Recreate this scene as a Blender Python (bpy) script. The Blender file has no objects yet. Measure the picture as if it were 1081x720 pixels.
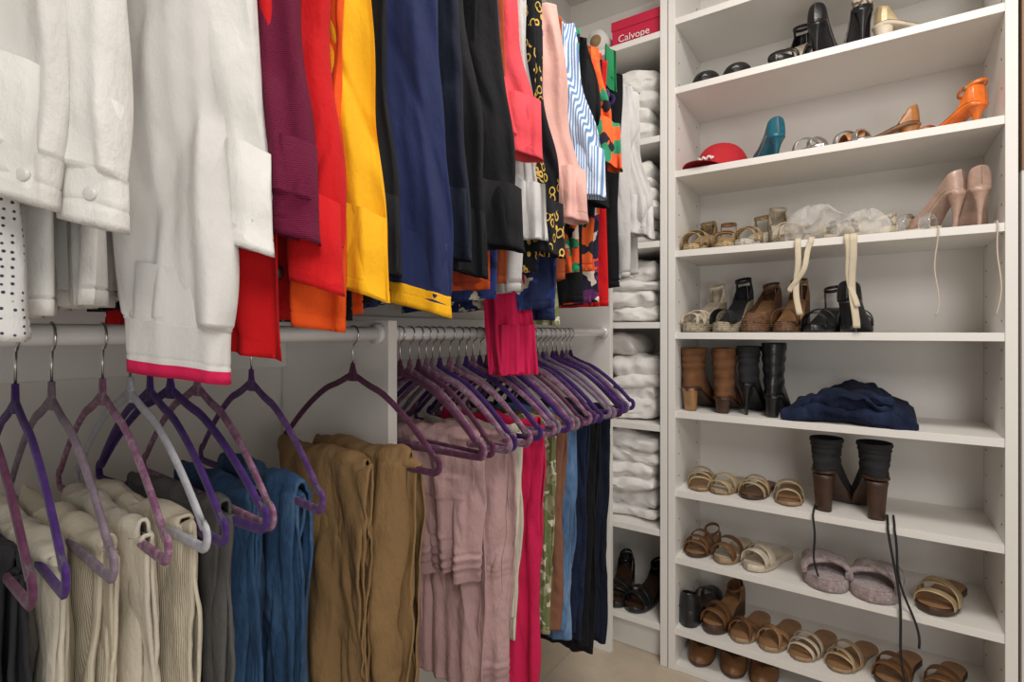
import bpy, math, random
import numpy as np
from mathutils import Vector, Matrix, noise

scene = bpy.context.scene
try:
    scene.view_settings.view_transform = 'Standard'
except Exception:
    pass
R = random.Random(7)
pi = math.pi

# ------------------------------------------------------------------ materials
_mc = {}
def mat(name, color, rough=0.6, metal=0.0, kind=None, color2=None, scale=1.0, bump=0.3, sheen=0.0, coat=0.0, trans=0.0, alpha=1.0, spec=None):
    if name in _mc: return _mc[name]
    m = bpy.data.materials.new(name); m.use_nodes = True
    nt = m.node_tree; N = nt.nodes; Lk = nt.links
    b = N['Principled BSDF']
    c = (*color, 1)
    b.inputs['Base Color'].default_value = c
    b.inputs['Roughness'].default_value = rough
    b.inputs['Metallic'].default_value = metal
    b.inputs['Sheen Weight'].default_value = sheen
    b.inputs['Coat Weight'].default_value = coat
    b.inputs['Transmission Weight'].default_value = trans
    b.inputs['Alpha'].default_value = alpha
    if spec is not None: b.inputs['Specular IOR Level'].default_value = spec
    m.diffuse_color = c
    tc = N.new('ShaderNodeTexCoord')
    co = tc.outputs['Object']
    def mapping(sc):
        mp = N.new('ShaderNodeMapping'); mp.inputs['Scale'].default_value = sc
        Lk.new(co, mp.inputs['Vector']); return mp.outputs['Vector']
    def nz(s, d=3.0, vec=None, r=0.55):
        n = N.new('ShaderNodeTexNoise'); n.inputs['Scale'].default_value = s
        n.inputs['Detail'].default_value = d; n.inputs['Roughness'].default_value = r
        Lk.new(vec or co, n.inputs['Vector']); return n.outputs['Fac']
    def ramp(fac, stops, interp='LINEAR'):
        r = N.new('ShaderNodeValToRGB'); r.color_ramp.interpolation = interp
        el = r.color_ramp.elements
        el[0].position = stops[0][0]; el[0].color = (*stops[0][1], 1)
        el[1].position = stops[-1][0]; el[1].color = (*stops[-1][1], 1)
        for p, cc in stops[1:-1]:
            e = el.new(p); e.color = (*cc, 1)
        Lk.new(fac, r.inputs['Fac']); return r.outputs['Color']
    def bmp(h, st, dist, prev=None):
        bn = N.new('ShaderNodeBump'); bn.inputs['Strength'].default_value = st
        bn.inputs['Distance'].default_value = dist
        Lk.new(h, bn.inputs['Height'])
        if prev: Lk.new(prev, bn.inputs['Normal'])
        return bn.outputs['Normal']
    def sc(cc, f): return tuple(max(0, min(1, x*f)) for x in cc)
    c2 = color2 or sc(color, 0.75)
    nrm = None
    if kind in ('cloth', 'knit', 'denim', 'stripes', 'dots', 'floral', 'chains', 'print', 'rib', 'cord'):
        nrm = bmp(nz(1, 5, mapping((30, 30, 15)), .55), 0.5*bump/0.3, 0.013)
        if kind == 'knit':
            w = N.new('ShaderNodeTexWave'); w.bands_direction = 'Z'; w.inputs['Scale'].default_value = 130
            w.inputs['Distortion'].default_value = 3; w.inputs['Detail Scale'].default_value = 8
            Lk.new(co, w.inputs['Vector']); nrm = bmp(w.outputs['Fac'], 0.6, 0.003, nrm)
            Lk.new(ramp(w.outputs['Fac'], [(0.1, sc(color, .75)), (0.8, sc(color, 1.1))]), b.inputs['Base Color'])
        elif kind in ('rib', 'cord'):
            w = N.new('ShaderNodeTexWave'); w.bands_direction = 'X'; w.inputs['Scale'].default_value = 120
            Lk.new(mapping((1, 1, 0)), w.inputs['Vector']); nrm = bmp(w.outputs['Fac'], 0.4, 0.002, nrm)
        else:
            nrm = bmp(nz(700, 2), 0.25, 0.001, nrm)
    if kind in ('cloth', 'cord', 'rib'):
        Lk.new(ramp(nz(6, 4), [(0.3, sc(color, 0.9)), (0.7, sc(color, 1.05))]), b.inputs['Base Color'])
    elif kind == 'denim':
        f = nz(1, 5, mapping((14, 14, 5)), .7)
        Lk.new(ramp(f, [(0.36, sc(color, .6)), (0.52, color), (0.74, c2)]), b.inputs['Base Color'])
    elif kind == 'stripes':
        w = N.new('ShaderNodeTexWave'); w.bands_direction = 'X'; w.inputs['Scale'].default_value = 60*scale
        w.inputs['Distortion'].default_value = 0.0; w.inputs['Detail'].default_value = 0
        Lk.new(mapping((1, .8, 0)), w.inputs['Vector'])
        Lk.new(ramp(w.outputs['Fac'], [(0.45, color), (0.55, c2)]), b.inputs['Base Color'])
    elif kind == 'dots':
        v = N.new('ShaderNodeTexVoronoi'); v.inputs['Scale'].default_value = 150*scale; v.inputs['Randomness'].default_value = 0.3
        Lk.new(co, v.inputs['Vector'])
        Lk.new(ramp(v.outputs['Distance'], [(0.17, c2), (0.24, color)]), b.inputs['Base Color'])
    elif kind in ('floral', 'print'):
        v = N.new('ShaderNodeTexVoronoi'); v.inputs['Scale'].default_value = 36*scale
        ds = N.new('ShaderNodeVectorMath'); ds.operation = 'MULTIPLY_ADD'
        nn = N.new('ShaderNodeTexNoise'); nn.inputs['Scale'].default_value = 30*scale
        Lk.new(co, nn.inputs['Vector']); Lk.new(nn.outputs['Color'], ds.inputs[0])
        ds.inputs[1].default_value = (.05/scale,)*3; Lk.new(co, ds.inputs[2]); Lk.new(ds.outputs[0], v.inputs['Vector'])
        sp = N.new('ShaderNodeSeparateColor'); Lk.new(v.outputs['Color'], sp.inputs[0])
        if kind == 'floral':
            st = [(0.0, color), (0.35, c2), (0.6, (.65, .62, .5)), (0.75, color)]
        else:
            st = [(0.0, color), (0.3, c2), (0.5, (.02, .02, .03)), (0.65, (.75, .1, .03)), (0.8, (.7, .6, .5)), (.88, color)]
        Lk.new(ramp(sp.outputs[0], st, 'CONSTANT'), b.inputs['Base Color'])
    elif kind == 'chains':
        v = N.new('ShaderNodeTexVoronoi'); v.inputs['Scale'].default_value = 70
        Lk.new(mapping((1, 1, .7)), v.inputs['Vector'])
        n2 = nz(9, 1)
        mm = N.new('ShaderNodeMath'); mm.operation = 'GREATER_THAN'; mm.inputs[1].default_value = .47; Lk.new(n2, mm.inputs[0])
        rg = ramp(v.outputs['Distance'], [(0.0, color), (0.28, color), (0.31, c2), (0.42, c2), (0.45, color), (1, color)], 'CONSTANT')
        mx = N.new('ShaderNodeMix'); mx.data_type = 'RGBA'
        mx.inputs[6].default_value = c; Lk.new(mm.outputs[0], mx.inputs[0]); Lk.new(rg, mx.inputs[7])
        Lk.new(mx.outputs[2], b.inputs['Base Color'])
    elif kind == 'velvet':
        f = nz(60, 6, None, .75)
        Lk.new(ramp(f, [(0.46, color), (0.68, c2)]), b.inputs['Base Color'])
        nrm = bmp(nz(500, 2), 0.3, 0.001)
    elif kind == 'terry':
        nrm = bmp(nz(20, 3), 0.4, 0.010)
        nrm = bmp(nz(300, 4), 0.7, 0.003, nrm)
        Lk.new(ramp(nz(30, 3), [(0.3, sc(color, .94)), (0.7, color)]), b.inputs['Base Color'])
    elif kind == 'fur':
        nrm = bmp(nz(120, 6), 1.0, 0.012)
        Lk.new(ramp(nz(90, 5), [(0.3, sc(color, .6)), (0.7, sc(color, 1.2))]), b.inputs['Base Color'])
    elif kind == 'leather':
        nrm = bmp(nz(150, 3), 0.25, 0.002)
        Lk.new(ramp(nz(25, 4), [(0.3, sc(color, .7)), (0.7, sc(color, 1.15))]), b.inputs['Base Color'])
    elif kind == 'weave':
        w = N.new('ShaderNodeTexWave'); w.bands_direction = 'Z'; w.inputs['Scale'].default_value = 60
        w.inputs['Distortion'].default_value = 3
        Lk.new(co, w.inputs['Vector'])
        n3 = nz(140, 3)
        Lk.new(ramp(n3, [(.35, sc(color, .55)), (.6, sc(color, 1.1))]), b.inputs['Base Color'])
        nrm = bmp(w.outputs['Fac'], 0.8, 0.004)
        nrm = bmp(n3, .6, .003, nrm)
    elif kind == 'snake':
        v = N.new('ShaderNodeTexVoronoi'); v.inputs['Scale'].default_value = 120
        Lk.new(co, v.inputs['Vector'])
        sp = N.new('ShaderNodeSeparateColor'); Lk.new(v.outputs['Color'], sp.inputs[0])
        Lk.new(ramp(sp.outputs[0], [(0, color), (.5, c2), (1, (.02, .02, .02))], 'CONSTANT'), b.inputs['Base Color'])
    elif kind == 'paint':
        Lk.new(ramp(nz(3, 3), [(0.3, sc(color, .96)), (0.7, color)]), b.inputs['Base Color'])
        nrm = bmp(nz(180, 3), 0.06, 0.001)
    elif kind == 'tile':
        br = N.new('ShaderNodeTexBrick'); br.offset = 0
        br.inputs['Scale'].default_value = 1; br.inputs['Brick Width'].default_value = .45; br.inputs['Row Height'].default_value = .45
        br.inputs['Mortar Size'].default_value = .004
        br.inputs['Mortar'].default_value = (.45, .4, .33, 1)
        Lk.new(co, br.inputs['Vector'])
        cl = ramp(nz(5, 8, None, .65), [(0.3, sc(color, .72)), (0.7, color)])
        Lk.new(cl, br.inputs['Color1']); Lk.new(cl, br.inputs['Color2'])
        Lk.new(br.outputs['Color'], b.inputs['Base Color'])
    elif kind == 'wood':
        f = nz(1, 6, mapping((60, 60, 3)))
        Lk.new(ramp(f, [(0.3, sc(color, .6)), (0.7, color)]), b.inputs['Base Color'])
    if nrm is not None:
        Lk.new(nrm, b.inputs['Normal'])
    _mc[name] = m
    return m

# ------------------------------------------------------------------ mesh builder
class MB:
    def __init__(s):
        s.v = []; s.f = []; s.m = []; s.flat = []
    def add(s, vs, fs, mi=0, flat=False):
        o = len(s.v)
        s.v.extend(tuple(p) for p in vs)
        for k, f in enumerate(fs):
            s.f.append([i+o for i in f]); s.m.append(mi[k] if isinstance(mi, list) else mi); s.flat.append(flat)
    def box(s, x0, x1, y0, y1, z0, z1, mi=0):
        vs = [(x, y, z) for x in (x0, x1) for y in (y0, y1) for z in (z0, z1)]
        fs = [(0, 1, 3, 2), (4, 6, 7, 5), (0, 4, 5, 1), (2, 3, 7, 6), (0, 2, 6, 4), (1, 5, 7, 3)]
        s.add(vs, fs, mi, True)
    def rings(s, rings, mi=0, cap0=True, cap1=True, closed=False, rowmat=None):
        n = len(rings[0]); vs = [p for r in rings for p in r]; fs = []; ms = []
        K = len(rings)
        for i in range(K if closed else K-1):
            j = (i+1) % K
            for k in range(n):
                l = (k+1) % n
                fs.append((i*n+k, i*n+l, j*n+l, j*n+k)); ms.append(rowmat(i) if rowmat else mi)
        if not closed:
            if cap0: fs.append(tuple(range(n-1, -1, -1))); ms.append(ms[0])
            if cap1: fs.append(tuple((K-1)*n+k for k in range(n))); ms.append(ms[-2] if len(ms) > 1 else mi)
        s.add(vs, fs, ms)
    def sweep(s, pts, wa, wb, ref=(0, 0, 1), closed=False, n=8, mi=0, sq=1.0):
        pts = [Vector(p) for p in pts]; K = len(pts); ref = Vector(ref).normalized(); rs = []
        for i, p in enumerate(pts):
            if closed: T = pts[(i+1) % K]-pts[i-1]
            else: T = pts[min(i+1, K-1)]-pts[max(i-1, 0)]
            T.normalize()
            B = ref - T*ref.dot(T)
            if B.length < 1e-4: B = Vector((1, 0, 0)) - T*T.x
            B.normalize(); Nn = T.cross(B)
            a = wa[i] if isinstance(wa, (list, tuple)) else wa
            b = wb[i] if isinstance(wb, (list, tuple)) else wb
            ring = []
            for k in range(n):
                th = 2*pi*(k+.5)/n; c, d = math.cos(th), math.sin(th)
                c = math.copysign(abs(c)**sq, c); d = math.copysign(abs(d)**sq, d)
                ring.append(tuple(p+Nn*(a*c)+B*(b*d)))
            rs.append(ring)
        s.rings(rs, mi, closed=closed)
    def build(s, name, mats, smooth=True):
        me = bpy.data.meshes.new(name)
        me.from_pydata(s.v, [], s.f)
        for m in mats: me.materials.append(m)
        me.polygons.foreach_set('material_index', s.m)
        me.polygons.foreach_set('use_smooth', [smooth and not fl for fl in s.flat])
        me.update()
        ob = bpy.data.objects.new(name, me); scene.collection.objects.link(ob)
        return ob

def lerp(a, b, t): return a+(b-a)*t
def sstep(x): x = max(0., min(1., x)); return x*x*(3-2*x)
def NZ(a, b, c): return noise.noise(Vector((a, b, c)))
def drape(ex, z, seed, sd, tilt, wr):
    """soft cloth relief: long vertical folds, a few soft slanted creases, fine wrinkles"""
    wn = NZ(ex*17+z*.8*tilt+seed*3.1, z*2.2+sd, seed*1.7)*wr*2.6
    wn += NZ((ex+z*.5*tilt)*26+seed, z*3.0+sd*5, seed*.31)*wr*1.1
    r1 = abs(NZ((ex+z*.30*tilt)*10+seed*2, z*2.6+sd*3, seed*.9+4))
    wn -= math.exp(-(r1/.07)**2)*wr*.8
    wn += NZ(ex*50+seed, z*17, seed*.7+sd*6)*wr*.28
    return wn

def cloth_tube(mb, top, bot, a0, a1, b0, b1, ang=0., fold=.008, per=.07, seed=0, mi=0, trim=0, trim_mi=1, nseg=80, nz=54,
               slope=0., cuff=0., wr=.004, toprow=.12, dip=0., btn_mi=None, flare=1.0, bend=0.):
    r = random.Random(seed); ph = [r.uniform(0, 6.28) for _ in range(6)]; fr = [r.uniform(.75, 1.3) for _ in range(3)]
    ca, sa = math.cos(ang), math.sin(ang)
    L = abs(top[2]-bot[2]); rs = []
    hemw = r.uniform(-.004, .004)
    tilt = r.choice((-1, 1))*r.uniform(.5, 1.0)
    hs = .018
    T = [i/nz for i in range(nz+1)]
    T += [1-(hs+.002)/L, 1-hs/L, 1-(hs-.002)/L]
    if cuff: T += [1-(cuff+.004)/L, 1-(cuff+.001)/L, 1-(cuff-.001)/L, 1-(cuff-.004)/L]
    if trim: T += [1-trim/L]
    T = sorted(T)
    for t in T:
        up = (1-t)*L
        incuff = 1-sstep((up-cuff+.002)/.004) if cuff else 0
        a = lerp(a0, a1, t); b = lerp(b0, b1, t)*min(1, .35+t/toprow*.65)
        if cuff:
            gather = math.exp(-max(0, up-cuff)/.035)
            a *= lerp(1, .88, max(incuff, gather*.7)); b *= lerp(1, .85, incuff)
        else: gather = 0; a *= lerp(1, flare, t**3)
        pinch = .0012 if abs(up-hs) < .001 else 0
        if cuff and abs(up-cuff-.001) < .0015: pinch = .0022
        cx = lerp(top[0], bot[0], t)+.006*math.sin(t*4+ph[3])+bend*math.sin(pi*t)*math.sin(t*9+ph[4])
        cy = lerp(top[1], bot[1], t)+.004*math.sin(t*5+ph[4])
        A = fold*(.3+.7*t)*(1-.65*incuff)
        W = wr*(1-.55*incuff)*(1+.8*gather*(1-incuff))
        ring = []
        for k in range(nseg):
            th = 2*pi*k/nseg; u, v = math.cos(th), math.sin(th)
            ex = a*math.copysign(abs(u)**.9, u)
            F = 0
            for q in range(3):
                F += math.sin(2*pi*ex*fr[q]*(1+.6*q)/per+ph[q]+t*1.2*(q-1))*(1, .5, .3)[q]
            zt = top[2]-slope*abs(u)**1.3
            z = lerp(zt, bot[2], t)+(hemw*math.sin(ex*30+ph[5])+dip*u)*t
            sd = .5 if v > 0 else 0
            wn = drape(ex, z, seed, sd, tilt, W)
            if gather > .02: wn += math.sin(ex*420+seed)*.0011*gather*(1-incuff)
            ey = (b-pinch)*math.copysign(abs(v)**.9, v)+A*F*(1-.5*abs(u)**4)+wn*math.copysign(1, v)*min(1, abs(v)*2)
            ex2 = ex*(1-pinch*12)+NZ(z*7, seed, 2+u)*wr*.9*u
            ring.append((cx+ex2*ca-ey*sa, cy+ex2*sa+ey*ca, z))
        rs.append(ring)
    last = rs[-1]; cx = sum(p[0] for p in last)/nseg; cy = sum(p[1] for p in last)/nseg
    if btn_mi is not None and cuff:
        tt = 1-(cuff*.5)/L; ii = min(range(len(T)), key=lambda i: abs(T[i]-tt))
        p = Vector(rs[ii][int(nseg*.80)]); nn = Vector((sa, -ca, 0)).normalized()
        mb.sweep([p-nn*.002, p+nn*.0008, p+nn*.0016], [.0055, .0055, .004], [.0055, .0055, .004], ref=(0, 0, 1), n=14, mi=btn_mi)
    rs.append([(lerp(p[0], cx, .05), lerp(p[1], cy, .05), p[2]+.0005) for p in last])
    rs.append([(lerp(p[0], cx, .09), lerp(p[1], cy, .09), p[2]+.04) for p in last])
    rs.append([(lerp(p[0], cx, .14), lerp(p[1], cy, .14), p[2]+.11) for p in last])
    n0 = len(T)
    def rm(i):
        if not trim: return mi
        if i >= n0-1: return trim_mi if i == n0-1 else mi
        return trim_mi if (1-T[i])*L <= trim+.0005 else mi
    mb.rings(rs, mi, rowmat=rm)

# ------------------------------------------------------------------ room
WH = mat('white_melamine', (.84, .815, .775), .45, kind='paint')
WALL = mat('wall_paint', (.73, .70, .655), .7, kind='paint')
XW = -1.13
def boxobj(name, b, m):
    mb = MB(); mb.box(*b); return mb.build(name, [m])
boxobj('floor', (-1.3, 1.6, -1.6, 2.3, -.05, 0), mat('floor_tile', (.62, .52, .40), .4, kind='tile'))
boxobj('ceiling', (-1.3, 1.6, -1.6, 2.3, 2.62, 2.68), WALL)
boxobj('wall_left', (XW-.08, XW, -1.6, 2.3, 0, 2.62), WALL)
boxobj('wall_back', (XW, 1.6, 2.14, 2.3, 0, 2.62), WALL)
boxobj('wall_right', (.306, .40, 1.83, 2.14, 0, 2.62), WALL)
tr = MB(); tr.box(.306, .42, 1.795, 1.83, 1.55, 2.62, 0); tr.box(.306, .42, 1.797, 1.83, 0, 1.55, 1)
tr.build('trim_1', [mat('brown_wood', (.30, .17, .09), .5, kind='wood'), WALL])

Y0, Y1 = 1.80, 2.125
SH = {'T': 2.215, 'A': 1.98, 'B': 1.696, 'C': 1.425, 'D': 1.147, 'E': .879, 'F': .611, 'G': .384, 'H': .142}
mb = MB()
mb.box(-.578, -.554, Y0, Y1, 0, 2.5); mb.box(.276, .300, Y0, Y1, 0, 2.5)
mb.box(-.554, .276, Y1-.008, Y1, 0, 2.5)
for k, z in SH.items(): mb.box(-.554, .276, Y0+.004, Y1-.008, z-.022, z)
mb.box(-.554, .276, Y0+.004, Y1-.008, 2.47, 2.5)
mb.box(-.554, .276, Y0+.004, Y1-.008, .0, .02)
for px_ in (-.5535, .2755):
    for k in range(30):
        z = .2+k*.075
        mb.box(px_-.0006, px_+.0006, Y0+.04, Y0+.045, z, z+.005, 1)
        mb.box(px_-.0006, px_+.0006, Y1-.06, Y1-.055, z, z+.005, 1)
u = mb.build('shoe_shelf_unit', [WH, mat('pin_hole', (.1, .1, .1))])
bv = u.modifiers.new('b', 'BEVEL'); bv.width = .0015; bv.segments = 2; bv.limit_method = 'ANGLE'
TS = [2.19, 1.83, 1.465, 1.183, .825, .463, .137]
mb = MB()
mb.box(-.606, -.582, Y0, Y1, 0, 2.5); mb.box(XW+.004, XW+.028, Y0, Y1, 0, 2.5)
mb.box(XW+.028, -.606, Y1-.008, Y1, 0, 2.5)
for z in TS: mb.box(XW+.028, -.606, Y0+.004, Y1-.008, z-.022, z)
mb.box(XW+.028, -.606, Y0+.05, Y0+.07, 0, .115)
u = mb.build('linen_shelf_unit', [WH])
bv = u.modifiers.new('b', 'BEVEL'); bv.width = .0015; bv.segments = 2; bv.limit_method = 'ANGLE'
mb = MB()
mb.box(XW+.003, -.83, -.9, 1.79, 2.115, 2.14)
mb.box(XW+.003, -.775, .715, .738, 0, 1.172)
mb.box(XW+.003, -.775, 1.765, 1.79, 0, 2.115)
mb.box(XW+.003, XW+.02, -.9, 1.765, 2.0, 2.115)
mb.box(XW+.003, XW+.02, -.9, .715, 1.07, 1.19); mb.box(XW+.003, XW+.02, .738, 1.765, 1.07, 1.19)
u = mb.build('hanging_closet_organizer', [WH])
bv = u.modifiers.new('b', 'BEVEL'); bv.width = .0015; bv.segments = 2; bv.limit_method = 'ANGLE'
CHR = mat('chrome', (.62, .62, .64), .25, 1.0)
RODM = mat('white_enamel_rod', (.78, .77, .75), .3, 0.0, coat=.5)
RX = -.80
RZ = 1.146; RZU = 2.00
for (y0_, y1_, z) in ((-.9, .714, RZ), (.739, 1.764, RZ), (-.9, 1.764, RZU)):
    mb = MB(); mb.sweep([(RX, lerp(y0_, y1_, i/8), z) for i in range(9)], .0135, .0135, ref=(0, 0, 1), n=20)
    for y, s in ((y0_, 1), (y1_, -1)):
        mb.sweep([(RX, y, z), (RX, y+s*.012, z)], .02, .02, n=20)
    mb.build('closet_rod', [RODM])

# ------------------------------------------------------------------ hangers
BARZ = -.228
def hanger_mesh(name, m, w=.214):
    mb = MB()
    half = []
    for i in range(17):
        t = i/16
        x = .008+t*(w-.016)
        z = -.078-.050*t-.078*t**2.0-.004*math.sin(pi*min(1, t*3))
        half.append((x, z))
    zc = -.2155
    for i in range(1, 9):
        a = pi*.45-(i/9)*pi*.95
        half.append((w-.0125+.0135*math.cos(a), zc+.0135*math.sin(a)))
    half.append((w-.02, BARZ-.001)); half.append((w*.6, BARZ)); half.append((w*.3, BARZ)); half.append((.0, BARZ))
    path = half + [(-x, z) for x, z in reversed(half[:-1])]
    mb.sweep([(x, 0, z) for x, z in path], .0060, .0030, ref=(0, 1, 0), closed=True, n=8, sq=.8)
    mb.sweep([(0, 0, -.088), (0, 0, -.075), (0, 0, -.063), (0, 0, -.055)], [.013, .012, .007, .005], [.0034]*4, ref=(0, 1, 0), n=8)
    hk = [(0, 0, -.057), (0, 0, -.035)]
    r = .0165
    for i in range(15):
        a = -pi/2+(i/14)*pi*1.42
        hk.append((r*math.cos(a) if i else 0.003, 0, -.002+r*math.sin(a)))
    mb.sweep(hk, .0016, .0016, ref=(0, 1, 0), n=6, mi=1)
    me_ob = mb.build(name, [m, CHR]); me = me_ob.data
    bpy.data.objects.remove(me_ob)
    return me
VEL = {
 'purple': mat('velvet_purple', (.048, .016, .125), .9, kind='velvet', color2=(.085, .034, .19), sheen=.12, spec=.2),
 'violet': mat('velvet_violet', (.075, .025, .125), .9, kind='velvet', color2=(.16, .085, .22), sheen=.12, spec=.2),
 'plum': mat('velvet_plum', (.085, .022, .055), .9, kind='velvet', color2=(.14, .05, .095), sheen=.12, spec=.2),
 'mauve': mat('velvet_mauve', (.19, .075, .14), .9, kind='velvet', color2=(.42, .27, .35), sheen=.12, spec=.2),
 'grey': mat('velvet_greylilac', (.19, .14, .18), .9, kind='velvet', color2=(.30, .24, .29), sheen=.12, spec=.2),
 'white': mat('velvet_pale', (.42, .42, .46), .8, kind='velvet', color2=(.56, .56, .60), sheen=.1, spec=.2),
}
HM = {k: hanger_mesh('hanger_'+k, m) for k, m in VEL.items()}
def hanger(k, y, rz=0., z=RZ, dx=0., ry=0.):
    ob = bpy.data.objects.new('velvet_hanger', HM[k]); scene.collection.objects.link(ob)
    ob.location = (RX+dx, y, z); ob.rotation_euler = (0, ry, rz)
near = [('plum', .115, 0), ('plum', .150, -2), ('purple', .180, -4), ('grey', .212, -3), ('mauve', .262, -4), ('white', .292, -2),
        ('purple', .315, -3), ('purple', .34, 3), ('mauve', .375, -4), ('violet', .455, -7), ('plum', .65, 0)]
for k, y, a in near: hanger(k, y, math.radians(a))
ks = ['plum', 'mauve', 'plum', 'mauve', 'grey', 'purple', 'mauve', 'grey', 'purple', 'mauve', 'violet', 'grey', 'purple', 'mauve', 'grey', 'plum', 'mauve', 'grey', 'violet',
      'purple', 'grey', 'violet', 'grey', 'purple', 'plum', 'violet', 'grey', 'purple']
y = .768
for i, k in enumerate(ks):
    hanger(k, y, math.radians(R.uniform(-7, 6)), ry=math.radians(R.uniform(-2, 2)))
    y += .0275+R.uniform(-.006, .006)

# ------------------------------------------------------------------ fabrics
def C(name, col, kind='cloth', **k):
    return mat(name, col, k.pop('rough', .92), kind=kind, sheen=k.pop('sheen', .02), spec=k.pop('spec', .2), **k)
F = dict(
 white=C('cotton_white', (.71, .70, .67)), offw=C('cotton_offwhite', (.65, .64, .61)), wfleece=C('fleece_white', (.63, .62, .60), bump=.2),
 wdot=C('dotted_blouse', (.70, .70, .69), 'dots', color2=(.05, .05, .09)), cream=C('cream_cord', (.60, .54, .42), 'cord'),
 cream2=C('cream_cotton', (.62, .57, .47)), hotpink=C('hot_pink', (.60, .016, .085)), burg=C('burgundy_knit', (.17, .010, .045), 'knit'),
 red=C('red_cotton', (.55, .009, .012)), orange=C('orange_cotton', (.78, .09, .012)), yellow=C('yellow_cotton', (.84, .42, .012)),
 navy=C('navy_cotton', (.018, .026, .085)), dnavy=C('dark_navy', (.008, .011, .024)), black=C('black_cotton', (.008, .008, .010)),
 coral=C('coral', (.72, .07, .09)), lpink=C('light_pink', (.70, .40, .35)), lgrey=C('light_grey', (.55, .54, .53)),
 chain=C('chain_print', (.010, .010, .013), 'chains', color2=(.62, .40, .08)), stripe=C('blue_stripe', (.66, .72, .80), 'stripes', color2=(.14, .26, .48)),
 prt=C('bold_print', (.75, .13, .03), 'print', color2=(.03, .25, .12)), prt2=C('dark_print', (.02, .02, .04), 'print', color2=(.12, .03, .12)),
 orprt=C('orange_print', (.6, .09, .02), 'print', color2=(.35, .05, .02), scale=.7), green=C('green', (.015, .18, .07)),
 floral=C('green_floral', (.17, .20, .08), 'floral', color2=(.33, .34, .2), scale=1.6), navyfl=C('navy_floral', (.02, .03, .09), 'floral', color2=(.03, .05, .2)),
 bdot=C('black_white_dots', (.012, .012, .015), 'dots', color2=(.7, .68, .65)), rust=C('rust', (.42, .09, .03)),
 denim=C('denim_mid', (.032, .08, .17), 'denim', color2=(.10, .19, .31), bump=.45), ldenim=C('denim_light', (.10, .19, .35), 'denim', color2=(.24, .36, .52)),
 ddenim=C('denim_dark', (.010, .016, .042), 'denim', color2=(.022, .035, .08), bump=.5), khaki=C('khaki_twill', (.255, .155, .068), bump=.4), khaki2=C('khaki_pale', (.33, .22, .11)),
 mauve=C('mauve_twill', (.46, .295, .29), bump=.45), mauve2=C('mauve_rib', (.38, .24, .24), 'rib'), grey=C('grey_wool', (.10, .098, .095)), char=C('charcoal', (.03, .03, .035)), brown=C('brown_twill', (.22, .1, .06)),
)
BTN = mat('button_black', (.01, .01, .01), .3); BTW = mat('button_pearl', (.62, .61, .58), .25)
def shirt(name, Y, zh, m, cx=-.80, hw=.19, th=.013, fold=.007, sleeves=(), tm=None, sm=None, ztop=1.93, seed=None, buttons=None, per=.08, ang=0., dip=0., wr=.004):
    """sleeves: (x_end, y_off, z_end, half_w, half_t, angle_deg, colour_trim, cuff_height)"""
    seed = seed if seed is not None else int(Y*1000)
    mb = MB(); mats = [F[m], F[tm or m], F[sm or m], BTN, BTW]
    cloth_tube(mb, (RX+(cx-RX)*.5, Y, ztop), (cx, Y, zh), max(hw, .17) if hw > .12 else hw, hw, th, th*1.5, ang=math.radians(ang), fold=fold, per=per,
               seed=seed, mi=0, slope=.085, nseg=150, nz=70, dip=dip, wr=wr)
    for k, sl in enumerate(sleeves):
        xe, yo, ze, sw, st, an, cu = sl[:7]; cz = sl[7] if len(sl) > 7 else cu
        cloth_tube(mb, (-.615, Y+yo*.3, ztop-.07), (xe, Y+yo, ze), sw*1.2, sw, st*1.0, st*1.1, ang=math.radians(an), fold=.007, per=.065,
                   seed=seed+31*(k+1), mi=2, trim=cu, trim_mi=1, cuff=cz, wr=.0078, nseg=110, nz=100, dip=-.008, bend=.008,
                   btn_mi=4 if (cz > .035 and m in ('white', 'offw')) else None)
    if buttons:
        for (x, yy, z) in buttons:
            mb.sweep([(x, yy+.006, z), (x, yy, z), (x, yy-.003, z)], [.009, .009, .007], [.009, .009, .007], ref=(0, 0, 1), n=16, mi=3)
    return mb.build(name, mats)
GY = []
def S(name, Y, *a, **k):
    GY.append(Y); return shirt(name, Y, *a, **k)
S('white_blouse', .065, 1.20, 'white', sleeves=[(-.565, .0, 1.22, .05, .014, 10, .0, .03)])
S('dotted_blouse', .112, 1.145, 'wdot', hw=.20, sleeves=[(-.605, .008, 1.15, .04, .010, 15, 0)])
S('white_blouse', .130, 1.165, 'offw', hw=.18, sleeves=[(-.548, .0, 1.252, .030, .020, 40, .0, .04)], seed=5)
S('white_blouse', .163, 1.165, 'white', hw=.19, sleeves=[(-.545, .012, 1.238, .029, .021, 40, .0, .045)], seed=6, fold=.010)
S('white_blouse', .192, 1.175, 'offw', hw=.21, fold=.012, seed=7, per=.06)
S('white_sweatshirt', .234, 1.185, 'wfleece', hw=.15, th=.010, fold=.004, tm='hotpink', seed=9,
      sleeves=[(-.578, .027, 1.103, .055, .021, 42, .013, .055)])
S('white_dress_shirt', .280, 1.19, 'white', cx=-.79, hw=.18, sleeves=[(-.552, .026, 1.237, .031, .020, 40, .0, .06)], seed=12)
S('black_blouse', .310, 1.18, 'black', th=.008, fold=.003, hw=.2)
S('red_blouse', .331, 1.150, 'red', hw=.19, th=.012, fold=.008, sleeves=[(-.60, .002, 1.125, .045, .014, 25, 0)], dip=-.01)
S('burgundy_cardigan', .350, 1.2, 'burg', hw=.18, th=.01, fold=.004, sleeves=[(-.543, .008, 1.255, .032, .021, 40, .0, .045)], seed=21)
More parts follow.
